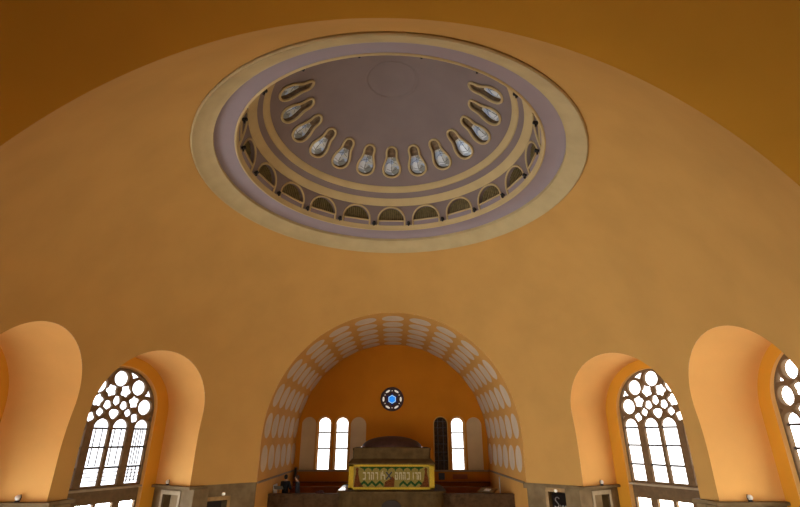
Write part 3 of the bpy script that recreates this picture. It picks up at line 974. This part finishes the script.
obj('inscription', bm, M['letter'], mosaic)
# stepped top
bm = bmesh.new()
lo = [(-2.0, AY(10.1)), (2.0, AY(10.1)), (2.0, AY(13.5)), (-2.0, AY(13.5))]
hi = [(-1.85, AY(10.5)), (1.85, AY(10.5)), (1.85, AY(13.2)), (-1.85, AY(13.2))]
slab(bm, lo, -1.19 + F, -1.13 + F)
slab(bm, lo, -1.13 + F, -0.96 + F, hi)
obj('sloped_cornice', bm, M['arkstone'], ark)
bm = bmesh.new()
slab(bm, round_rect(1.82, AY(10.52), AY(13.2), 0.12, 4), -0.96 + F, -0.60 + F)
slab(bm, round_rect(1.84, AY(10.50), AY(13.2), 0.12, 4), -0.60 + F, -0.50 + F)
obj('attic', bm, M['arkstone'], ark, 30)
bm = bmesh.new()
prof = [(1.50 * math.cos(PI / 2 * k / 16), 0.53 * math.sin(PI / 2 * k / 16)) for k in range(17)]; prof[-1] = (0, 0.53)
lathe(bm, [(1.5, -0.05)] + prof, 48, M=Matrix.Translation((0, AY(12.05), -0.5 + F)))
obj('domed_roof', bm, M['maroon'], ark, 30)
bm = bmesh.new()
tube(bm, [(1.52 * math.sin(2 * PI * k / 48), AY(12.05) + 1.52 * math.cos(2 * PI * k / 48), -0.49 + F) for k in range(48)], 0.035, 8, closed=True)
obj('dome_rim', bm, M['polish'], ark, 30)

# ------------------------------------------------------------------ things on the ledges and in the apse
def ledge_lamp(az, s, v, label):
    M4 = rotz(az)
    t = empty('ledge_floodlight', M4 @ Vector((s * (NW - 0.085), v, SILL)), -az)
    tag(t, label, 'lamp', 'small pale floodlights on the window ledges')
    bm = bmesh.new()
    lathe(bm, [(0, 0.045), (0.045, 0.055), (0.07, 0.09), (0.075, 0.125), (0.06, 0.165), (0.03, 0.19), (0, 0.195)], 20)
    obj('globe', bm, M['white'], t, 40)
    bm = bmesh.new(); lathe(bm, [(0, 0), (0.07, 0), (0.07, 0.02), (0.03, 0.05), (0, 0.05)], 16); obj('base', bm, M['black'], t, 30)
    bm = bmesh.new(); tube(bm, [(0, -0.07, 0.03), (0, -0.095, 0.12), (0, -0.07, 0.2)], 0.012, 6); obj('bracket', bm, M['black'], t)
ledge_lamp(niche_az[0][1], 1, 11.2, 'pale floodlight on the ledge right of the tall left window nearest the apse')
ledge_lamp(niche_az[1][1], 1, 10.8, 'pale floodlight on the ledge under the orange reveal at the far left edge')
ledge_lamp(niche_az[3][1], -1, 11.0, 'pale floodlight on the ledge left of the tall right window nearest the apse')
ledge_lamp(niche_az[4][1], -1, 10.9, 'pale floodlight on the ledge under the orange reveal near the right edge')

def door_lamp(az, z, label):
    t = empty('door_lamp', pol(RHO - 0.05, az, z), -az)
    tag(t, label, 'lamp', 'small white lamps over the dado doorways')
    bm = bmesh.new(); lathe(bm, [(0, 0.06), (0.05, 0.05), (0.07, 0.0), (0.05, -0.05), (0, -0.06)], 16); bm.transform(Matrix.Translation((0, -0.10, 0)))
    obj('bulb', bm, M['glow'], t, 40)
    bm = bmesh.new(); tube(bm, [(0, 0.04, 0), (0, -0.06, 0)], 0.025, 8); obj('arm', bm, M['steel'], t)
door_lamp(-R(40.8), -2.13, 'small white lamp on the dado over the left doorway')
door_lamp(R(41.5), -2.01, 'small white lamp on the dado over the right doorway')

# doorways of the dado
for (az, side, zt), n in zip(DOORS, (1, 2)):
    d = empty('door_%d' % n, pol(RHO, az, FLOOR), -az)
    tag(d, 'dark doorway in the stone dado between the apse and the %s windows' % side, 'doorway', kind='structure')
    h = zt - FLOOR
    bm = bmesh.new()
    for s in (-1, 1):
        a, b = sorted((s * 0.46, s * 0.58)); box(bm, a, b, -0.06, 0.1, 0.9, h + 0.12)
    box(bm, -0.58, 0.58, -0.06, 0.1, h, h + 0.14)
    obj('door_frame', bm, M['doorwood'], d)
    bm = bmesh.new(); box(bm, -0.46, 0.46, 0.46, 0.5, 0.9, h); obj('dark_passage', bm, M['void'], d)
# sign with script lettering in the right doorway
az = DOORS[1][0]
s = empty('sign_board', pol(RHO + 0.2, az, -2.6), -az)
tag(s, 'black board with pale script lettering standing in the right doorway', 'sign')
bm = bmesh.new(); box(bm, -0.42, 0.42, -0.02, 0.02, -1.4, 0.46, 0.01); obj('board', bm, M['sign'], s)
bm = bmesh.new()
S_ = [(0.10, 0.30), (0.04, 0.36), (-0.05, 0.33), (-0.07, 0.24), (0.0, 0.16), (0.07, 0.09), (0.05, 0.0), (-0.05, -0.03), (-0.12, 0.03)]
tube(bm, [(x - 0.22, -0.03, z - 0.02) for x, z in smoothp(S_, 2)], 0.016, 6)
for k, x in enumerate((-0.05, 0.06, 0.17, 0.28)):
    tube(bm, [(x + p, -0.03, z) for p, z in smoothp([(-0.04, 0.06), (-0.03, -0.05), (0.02, -0.06), (0.04, 0.07), (0.05, -0.06 - 0.08 * (k == 1))], 2)], 0.012, 6)
obj('lettering', bm, M['chalk'], s)
bm = bmesh.new()
for z in (-0.2, -0.3, -0.4, -0.5): box(bm, -0.25, 0.25 - 0.06 * (z < -0.25), -0.028, -0.015, z - 0.012, z + 0.012)
obj('small_print', bm, M['chalk'], s)

# wall plaques
bm = bmesh.new(); box(bm, 2.80, 3.16, BACK - 0.04, BACK, -2.31, -1.95, 0.01); 
tag(obj('wall_plaque', bm, M['plaque']), 'small dark square plaque on the apse wall under the dark window', 'plaque')
bm = bmesh.new(); box(bm, 3.62, 4.48, BACK - 0.025, BACK, -2.27, -2.02, 0.01)
tag(obj('wall_plaque', bm, M['redplaque']), 'low reddish panel on the apse wall under the bright right window', 'plaque')

# dark folded cloth bundle on the left coping
bm = bmesh.new()
for x, y, z, a, b, c in ((-0.07, 0, 0.05, 0.14, 0.10, 0.065), (0.09, 0.01, 0.06, 0.12, 0.09, 0.07), (0.0, -0.02, 0.085, 0.10, 0.08, 0.05)):
    s_ = bmesh.new(); bmesh.ops.create_icosphere(s_, subdivisions=3, radius=1)
    for v in s_.verts:
        v.co = Vector((x + v.co.x * a, y + v.co.y * b, max(0, z + v.co.z * c + 0.008 * math.sin(v.co.x * 9) )))
    merge(bm, s_)
o = obj('cloth_bundle', bm, M['bagred'], smooth=60); o.location = (-3.23, 10.83, -2.44)
tag(o, 'dark red bundle lying on the parapet left of the ark', 'bundle')

# music stand behind the parapet, left
t = empty('music_stand', (-5.22, 11.30, PODIUM)); tag(t, 'slim stand with a tilted desk left of the person in black', 'stand')
bm = bmesh.new(); box(bm, -0.21, 0.21, -0.012, 0.012, -0.02, 0.24, 0.005, M=Matrix.Translation((0, 0, 1.17)) @ Matrix.Rotation(R(55), 4, 'X')); obj('desk', bm, M['steel'], t)
bm = bmesh.new(); tube(bm, [(0, 0, 0.25), (0, 0, 1.2)], 0.014, 8); obj('pole', bm, M['steel'], t)
for k in range(3):
    a = 2 * PI * k / 3 + 0.5
    bm = bmesh.new(); tube(bm, [(0, 0, 0.32), (0.2 * math.cos(a), 0.2 * math.sin(a), 0.012)], 0.012, 8); obj('leg', bm, M['steel'], t)
# white board leaning on the left apse wall
bm = bmesh.new(); box(bm, -0.02, 0.02, -0.35, 0.35, 0, 1.32, 0.008)
o = obj('white_board', bm, M['white']); o.location = (APSE_X - ARCH_A + 0.10, 11.9, PODIUM); o.rotation_euler = (0, R(-3), 0)
tag(o, 'pale board leaning on the apse side wall behind the stand', 'board')

# right: steel post and slanted reading desk with paper
t = empty('barrier_post', (5.22, 11.2, PODIUM)); tag(t, 'slim grey post standing behind the right parapet', 'post')
bm = bmesh.new(); tube(bm, [(0, 0, 0.02), (0, 0, 1.72)], 0.028, 10); obj('pole', bm, M['steel'], t)
bm = bmesh.new(); lathe(bm, [(0, 0), (0.13, 0), (0.13, 0.02), (0.04, 0.04), (0, 0.04)], 20); obj('base', bm, M['steel'], t, 30)
t = empty('reading_desk', (4.75, 11.9, PODIUM), R(-40)); tag(t, 'slanted dark reading desk behind the right parapet', 'desk')
bm = bmesh.new(); box(bm, -0.42, 0.42, -0.3, 0.3, -0.02, 0.02, 0.008, M=Matrix.Translation((0, 0, 1.05)) @ Matrix.Rotation(R(14), 4, 'X')); obj('desk_top', bm, M['polish'], t)
bm = bmesh.new(); box(bm, -0.3, 0.3, -0.15, 0.15, 0, 1.0); obj('cabinet', bm, M['wood'], t)
bm = bmesh.new(); box(bm, -0.15, 0.15, -0.11, 0.11, 0, 0.012)
o = obj('paper_sheet', bm, mat('white_paper', (0.85, 0.83, 0.8), 0.6)); o.location = (4.75, 11.9, PODIUM + 1.075); o.rotation_euler = (R(14), 0, R(-40))
tag(o, 'white papers lying on the slanted reading desk', 'paper')

# ------------------------------------------------------------------ people
def skinned(name, verts, edges, radii, m, parent, root=0, sub=2):
    me = bpy.data.meshes.new(name); me.from_pydata(verts, edges, [])
    o = bpy.data.objects.new(name, me); C.objects.link(o)
    md = o.modifiers.new('skin', 'SKIN'); md.use_smooth_shade = True
    for i, r in enumerate(radii):
        d = me.skin_vertices[0].data[i]
        d.radius = r if isinstance(r, tuple) else (r, r)
        d.use_root = (i == root)
    s = o.modifiers.new('sub', 'SUBSURF'); s.levels = sub; s.render_levels = sub
    dg = bpy.context.evaluated_depsgraph_get()
    res = bpy.data.meshes.new_from_object(o.evaluated_get(dg))
    bpy.data.objects.remove(o)
    res.materials.clear(); res.materials.append(m)
    for p in res.polygons: p.use_smooth = True
    return link(bpy.data.objects.new(name, res), parent)

def person(loc, rz, label, coat_m, trouser_m, hair_m, H=1.72, lean=0.0, arms='down', longcoat=False):
    """faces -Y before turning"""
    t = empty('person', loc, rz); tag(t, label, 'person', 'two people standing behind the left parapet')
    k = H / 1.72
    def P(x, y, z):
        l = max(0, z - 0.95) * lean
        return (x * k, (y - l) * k, z * k)
    V = [P(0, 0, 0.95), P(0, 0.0, 1.15), P(0, 0, 1.36), P(0, 0, 1.47), P(0, -0.02, 1.54), P(0, -0.035, 1.62), P(0, -0.02, 1.68)]
    Rr = [(0.15, 0.105), (0.125, 0.095), (0.14, 0.10), (0.055, 0.055), (0.062, 0.07), (0.077, 0.09), (0.06, 0.07)]
    E = [(i, i + 1) for i in range(6)]
    V.append(P(0, -0.125, 1.595)); Rr.append(0.014); E.append((5, 7))          # nose
    for s in (-1, 1):
        b = len(V)
        V += [P(s * 0.10, 0, 0.86), P(s * 0.105, -0.01, 0.48), P(s * 0.105, 0.02, 0.09), P(s * 0.11, -0.09, 0.04), P(s * 0.115, -0.15, 0.035)]
        Rr += [0.088, 0.058, 0.042, 0.04, 0.03]
        E += [(0, b), (b, b + 1), (b + 1, b + 2), (b + 2, b + 3), (b + 3, b + 4)]
        b = len(V)
        if arms == 'front' or (arms == 'one' and s < 0):
            A = [P(s * 0.17, 0, 1.38), P(s * 0.22, -0.06, 1.12), P(s * 0.16, -0.28, 1.12), P(s * 0.155, -0.34, 1.13), P(s * 0.15, -0.37, 1.13)]
            fd = (0, -1, 0.05)
        else:
            A = [P(s * 0.17, 0, 1.38), P(s * 0.23, 0.02, 1.10), P(s * 0.235, -0.05, 0.86), P(s * 0.23, -0.065, 0.80), P(s * 0.23, -0.07, 0.77)]
            fd = (0, -0.2, -1)
        V += A; Rr += [0.058, 0.043, 0.03, 0.034, 0.034]
        E += [(2, b), (b, b + 1), (b + 1, b + 2), (b + 2, b + 3), (b + 3, b + 4)]
        tip = Vector(A[-1])
        d = Vector(fd).normalized()
        side = Vector((1, 0, 0)) if abs(d.y) > 0.7 else Vector((0, 1, 0))
        for q, L in ((-1.5, 0.070), (-0.5, 0.082), (0.5, 0.078), (1.5, 0.060)):     # four fingers
            c = len(V)
            p1 = tip + side * q * 0.017 + d * 0.02; p2 = p1 + d * L * 0.5; p3 = p2 + d * L * 0.4 + Vector((-s * 0.012, 0, -0.01))
            V += [tuple(p1), tuple(p2), tuple(p3)]; Rr += [0.009, 0.0085, 0.0075]
            E += [(b + 4, c), (c, c + 1), (c + 1, c + 2)]
        c = len(V); w = Vector(A[3])
        V += [tuple(w - side * 0.035 + d * 0.015), tuple(w - side * 0.05 + d * 0.045)]; Rr += [0.011, 0.009]
        E += [(b + 3, c), (c, c + 1)]
    skinned('body', V, E, Rr, M['skin'], t, 0, 1)
    # jacket over torso and arms
    V2 = [P(0, 0, 0.84 if not longcoat else 0.55), P(0, 0, 0.98), P(0, 0, 1.16), P(0, 0, 1.37), P(0, 0, 1.44)]
    R2 = [(0.18, 0.135), (0.175, 0.13), (0.155, 0.12), (0.18, 0.13), (0.085, 0.085)]
    E2 = [(0, 1), (1, 2), (2, 3), (3, 4)]
    for s in (-1, 1):
        b = len(V2)
        if arms == 'front' or (arms == 'one' and s < 0):
            V2 += [P(s * 0.18, 0, 1.38), P(s * 0.225, -0.06, 1.12), P(s * 0.165, -0.27, 1.12)]
        else:
            V2 += [P(s * 0.18, 0, 1.38), P(s * 0.235, 0.02, 1.10), P(s * 0.24, -0.05, 0.87)]
        R2 += [0.095, 0.072, 0.056]
        E2 += [(3, b), (b, b + 1), (b + 1, b + 2)]
    skinned('jacket', V2, E2, R2, coat_m, t, 1, 1)
    V3 = [P(0, 0, 0.97)]; R3 = [(0.165, 0.12)]; E3 = []
    for s in (-1, 1):
        b = len(V3)
        V3 += [P(s * 0.10, 0, 0.86), P(s * 0.105, -0.01, 0.48), P(s * 0.105, 0.02, 0.10)]; R3 += [0.10, 0.072, 0.058]
        E3 += [(0, b), (b, b + 1), (b + 1, b + 2)]
    skinned('trousers', V3, E3, R3, trouser_m, t, 0, 1)
    for s in (-1, 1):
        bm = bmesh.new(); s_ = bmesh.new(); bmesh.ops.create_icosphere(s_, subdivisions=2, radius=1)
        for v in s_.verts: v.co = Vector((s * 0.11 * k + v.co.x * 0.05, -0.06 + v.co.y * 0.135, max(0, 0.045 + v.co.z * 0.055)))
        merge(bm, s_); obj('shoe', bm, M['black'], t, 50)
    # hair cap
    bm = bmesh.new(); s_ = bmesh.new(); bmesh.ops.create_icosphere(s_, subdivisions=3, radius=1)
    c = Vector(P(0, -0.01, 1.63))
    for v in s_.verts:
        q = v.co.copy()
        if q.y < -0.15 and q.z < 0.35: q *= 0.82
        v.co = c + Vector((q.x * 0.088, q.y * 0.105 + 0.012, q.z * 0.105 + (0.0 if q.z > -0.3 or q.y < 0 else -0.02)))
    merge(bm, s_); obj('hair', bm, hair_m, t, 60)
    # eyes, mouth
    for s in (-1, 1):
        bm = bmesh.new(); bmesh.ops.create_icosphere(bm, subdivisions=2, radius=0.011)
        for v in bm.verts: v.co += Vector(P(s * 0.03, -0.118, 1.622))
        obj('eye', bm, M['hair'], t)
    bm = bmesh.new(); box(bm, -0.022, 0.022, -0.004, 0.004, -0.004, 0.004, 0.002, M=Matrix.Translation(Vector(P(0, -0.118, 1.565)))); obj('mouth', bm, M['bagred'], t)
    return t
person((-5.04, 11.85, PODIUM), R(165), 'person in a black coat standing between the stand and the second person', M['coat'], M['jeans'], M['hair'], 1.74, 0.0, 'front')
person((-4.42, 11.8, PODIUM), R(-80), 'person in a dark grey jacket facing the one in black', M['jacket'], M['jeans'], M['hairb'], 1.72, 0.10, 'down')

# dark loudspeaker in the apse corner
t = empty('column_speaker', (APSE_X - ARCH_A + 0.14, BACK - 0.16, -2.3)); tag(t, 'slim dark column loudspeaker in the left rear corner of the apse', 'loudspeaker')
bm = bmesh.new(); box(bm, -0.07, 0.07, -0.07, 0.07, 0, 0.66, 0.01); obj('cabinet', bm, M['wood'], t)
bm = bmesh.new(); box(bm, -0.055, 0.055, -0.085, -0.065, 0.04, 0.62, 0.004); obj('grille', bm, M['bar'], t)

# ------------------------------------------------------------------ daylight, added light panes, camera
W = bpy.data.worlds.new('sky'); bpy.context.scene.world = W; W.use_nodes = True
bg = W.node_tree.nodes['Background']; bg.inputs['Color'].default_value = (0.85, 0.92, 1.0, 1); bg.inputs['Strength'].default_value = 1.0

for x in (-3.4, 0, 3.4):       # windows of the rear gallery, behind the viewer
    w = empty('window_%d' % wn, (x, -21.2, 0)); wn += 1
    tag(w, 'round-headed window in the rear gallery wall behind the viewer', 'window', 'rear gallery windows', 'structure')
    me = plate(arch_poly(1.1, 0.4, -2.0, 24), [], 0.04); finish(me, M['glassgallery']); link(bpy.data.objects.new('glass', me), w)

# unseen glowing panes added under the rear gallery to light the hall
for x in (-4.3, -1.5, 1.5, 4.3):
    w = empty('window_%d' % wn, (x, -10.4, 0)); wn += 1
    tag(w, 'tall unseen light pane added under the rear gallery', 'window', 'added light panes under the rear gallery', 'structure')
    me = plate([(-1.25, -6.2), (1.25, -6.2), (1.25, -2.6), (-1.25, -2.6)], [], 0.04); finish(me, M['fillpaneL' if x < 0 else 'fillpaneR']); link(bpy.data.objects.new('glass', me), w)
    bm = bmesh.new()
    for a in (-1.35, -0.42, 0.42, 1.35): box(bm, a - 0.05, a + 0.05, 0.0, 0.1, FLOOR, -2.3)
    for z in (-6.3, -4.2, -2.5): box(bm, -1.4, 1.4, 0.0, 0.1, z - 0.05, z + 0.05)
    obj('frame', bm, M['bar'], w)
bm = bmesh.new(); box(bm, -ARCH_A, ARCH_A, -10.75, -10.45, FLOOR, -2.3)
tag(obj('wall_rear_lower', bm, M['ochre']), 'wall under the rear gallery behind the added light panes', 'wall', kind='structure')

cam = bpy.data.cameras.new('camera'); co = link(bpy.data.objects.new('camera', cam))
cam.sensor_width = 36.0; cam.lens = 458.11 * 36 / 800; cam.clip_start = 0.05; cam.clip_end = 200
co.location = (0.1138, -12.9577, 0.0)
pitch, yaw, roll = R(21.79), R(0.843), R(0.11)
f = Vector((math.sin(yaw) * math.cos(pitch), math.cos(yaw) * math.cos(pitch), math.sin(pitch)))
rt = Vector((math.cos(yaw), -math.sin(yaw), 0)); up = rt.cross(f)
r2 = rt * math.cos(roll) + up * math.sin(roll); u2 = up * math.cos(roll) - rt * math.sin(roll)
co.matrix_world = Matrix.Translation(co.location) @ Matrix((r2, u2, -f)).transposed().to_4x4()
sc = bpy.context.scene
sc.camera = co
sc.view_settings.view_transform = 'Standard'; sc.view_settings.look = 'None'; sc.view_settings.gamma = 1.0
sc.view_settings.use_curve_mapping = False
sc.view_settings.exposure = -0.84
sc.cycles.use_denoising = True
sc.cycles.max_bounces = 10; sc.cycles.diffuse_bounces = 8
